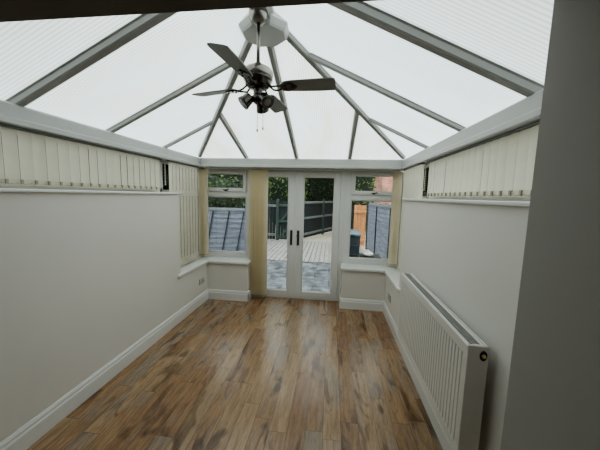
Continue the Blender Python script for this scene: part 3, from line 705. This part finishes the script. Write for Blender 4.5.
# trees: leaves on a shaded crown with trunk and branches
def tree(x, y, zc, rx, ry, rz, nleaf, m, label, group=None, lsize=.10, trunk=True, name='garden_tree'):
    t = empty(name, (x, y, G), label, 'tree' if trunk else 'shrub', group)
    rnd = random.Random(int(x * 100 + y * 10)); mb = MB()
    lumps = [(rnd.uniform(-.6, .6), rnd.uniform(-.6, .3), rnd.uniform(-.7, .7), rnd.uniform(.35, .6)) for _ in range(14)] + [(0, 0, 0, .8)]
    for _ in range(nleaf):
        l = rnd.choice(lumps); th = rnd.uniform(0, 2 * PI); cz = rnd.uniform(-1, 1); sr = math.sqrt(1 - cz * cz); rr = l[3] * (rnd.random() ** .35) * 1.08
        c = Vector((x + rx * (l[0] + rr * sr * math.cos(th)), y + ry * (l[1] + rr * sr * math.sin(th)), zc + rz * (l[2] + rr * cz)))
        if c.z < G + .1: continue
        a = Vector((rnd.gauss(0, 1), rnd.gauss(0, 1), rnd.gauss(0, .6))).normalized(); b_ = a.cross(Vector((rnd.gauss(0, 1), rnd.gauss(0, 1), rnd.gauss(0, 1)))).normalized(); s = lsize * rnd.uniform(.6, 1.3)
        mb.add([c - a * s * .6, c + b_ * s * .32, c + a * s * .6, c - b_ * s * .32], [(0, 1, 2, 3)])
    mb.build('leaves', m, t)
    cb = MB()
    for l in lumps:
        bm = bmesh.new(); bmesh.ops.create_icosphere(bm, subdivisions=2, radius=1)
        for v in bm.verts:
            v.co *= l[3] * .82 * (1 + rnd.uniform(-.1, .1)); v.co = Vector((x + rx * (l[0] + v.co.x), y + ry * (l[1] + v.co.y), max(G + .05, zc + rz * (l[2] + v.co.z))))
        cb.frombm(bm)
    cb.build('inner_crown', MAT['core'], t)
    if trunk:
        tb = MB(); tb.tube((x, y, G), (x + .05, y, zc), .13, .08, 10)
        for k in range(4): a = 2 * PI * k / 4 + .4; tb.tube((x + .03, y, zc * .7), (x + rx * .45 * math.cos(a), y + ry * .4 * math.sin(a), zc + rz * .3), .05, .02, 8)
        tb.build('trunk', MAT['bark'], t)
tree(-7.9, 10.4, 3.0, 1.5, 1.2, 2.7, 4000, MAT['leafB'], 'dark tree at the far left end of the garden')
tree(-4.7, 11.2, 3.0, 1.35, 1.1, 2.7, 8000, MAT['leafC'], 'mottled mid-green tree above the left lapped fence', lsize=.12)
tree(-2.45, 13.6, 2.9, 1.4, 1.0, 2.6, 9000, MAT['leafA'], 'bright green leafy tree above the gate in the left door', lsize=.12)
tree(.75, 11.4, 3.7, 1.05, .8, 2.5, 8000, MAT['leafC'], 'mottled tree in the top pane of the far right window', lsize=.12)
tree(-.75, 16.9, 3.4, 1.9, 1.0, 3.2, 9000, MAT['leafB'], 'dark green tree above the railed fence in the right door', lsize=.12)
tree(-5.0, 15.6, 3.8, 1.7, 1.0, 3.6, 5000, MAT['leafB'], 'tall dark tree at the back behind the gaps of the left trees')
tree(-4.1, 8.7, 1.0, 1.3, .7, 1.25, 4500, MAT['leafB'], 'dark green hedge shrub behind the left lapped fence', trunk=False, name='hedge_shrub')
tree(1.05, 10.35, .8, .75, .3, .85, 3500, MAT['leafC'], 'small green shrub behind the orange fence panel', trunk=False, name='hedge_shrub')
tree(-3.9, 3.2, 1.3, .9, 1.6, 1.6, 4000, MAT['leafB'], 'dark shrub outside the left side windows', trunk=False, name='hedge_shrub')
tree(3.2, 3.2, 1.3, .9, 1.6, 1.6, 4000, MAT['leafB'], 'dark shrub outside the right side windows', trunk=False, name='hedge_shrub')

# neighbouring brick house beyond the right fence
nb = empty('brick_house', (5.4, 13.5, G), 'neighbouring red brick house at the right of the far right window', 'house')
MB().box(2.2, 8, 12.4, 19, G, 5.6).build('brick_wall', MAT['brick'], nb)
r = MB(); r.add([(1.95, 12.1, 5.5), (8.3, 12.1, 5.5), (8.3, 19.3, 5.5), (1.95, 19.3, 5.5), (1.95, 15.7, 7.8), (8.3, 15.7, 7.8)], [(0, 1, 5, 4), (2, 3, 4, 5), (0, 4, 3), (1, 2, 5), (0, 1, 2, 3)]); r.build('tiled_roof', MAT['tile'], nb)
wf = MB(); fr(wf, 4.4, 5.8, 1.0, 2.3, 12.36, 12.42, (.07, .07, .07, .07)); wf.box(5.06, 5.14, 12.36, 12.42, 1.07, 2.23); wf = wf.build('house_window', MAT['upvc'], nb)
MB().box(4.47, 5.73, 12.385, 12.39, 1.07, 2.23).build('pane', MAT['dark'], wf)

# ------------------------------------------------------------------ light
w = bpy.data.worlds.new('overcast_sky'); sc.world = w; w.use_nodes = True; T = w.node_tree; T.nodes.clear()
o = T.nodes.new('ShaderNodeOutputWorld'); bg = T.nodes.new('ShaderNodeBackground')
tc = T.nodes.new('ShaderNodeTexCoord'); sp = T.nodes.new('ShaderNodeSeparateXYZ'); T.links.new(tc.outputs['Generated'], sp.inputs[0])
rp = T.nodes.new('ShaderNodeValToRGB'); rp.color_ramp.elements[0].position = .0; rp.color_ramp.elements[1].position = .8
rp.color_ramp.elements[0].color = (.62, .66, .70, 1); rp.color_ramp.elements[1].color = (.93, 1.0, .995, 1)
T.links.new(sp.outputs[2], rp.inputs[0]); T.links.new(rp.outputs[0], bg.inputs[0]); bg.inputs[1].default_value = 1.45
T.links.new(bg.outputs[0], o.inputs[0])

# ------------------------------------------------------------------ camera
yaw, pitch, roll, fpx = -.1157, -.1099, .0254, 265.83
fw = Vector((math.sin(yaw) * math.cos(pitch), math.cos(yaw) * math.cos(pitch), math.sin(pitch)))
r0 = Vector((math.cos(yaw), -math.sin(yaw), 0)); u0 = r0.cross(fw)
c_, s_ = math.cos(roll), math.sin(roll)
rr = r0 * c_ + u0 * s_; uu = u0 * c_ - r0 * s_
cam = bpy.data.cameras.new('camera'); co = bpy.data.objects.new('camera', cam); COL.objects.link(co)
M = Matrix((rr, uu, -fw)).transposed().to_4x4(); M.translation = Vector((0, 0, 1.6)); co.matrix_world = M
cam.sensor_fit = 'HORIZONTAL'; cam.sensor_width = 36; cam.lens = 36 * fpx / 600; cam.clip_start = .02; cam.clip_end = 200
sc.camera = co
sc.view_settings.view_transform = 'AgX'; sc.view_settings.look = 'AgX - Medium High Contrast'; sc.view_settings.exposure = 1.25; sc.view_settings.gamma = 1
sc.cycles.max_bounces = 14; sc.cycles.diffuse_bounces = 8; sc.cycles.transparent_max_bounces = 12
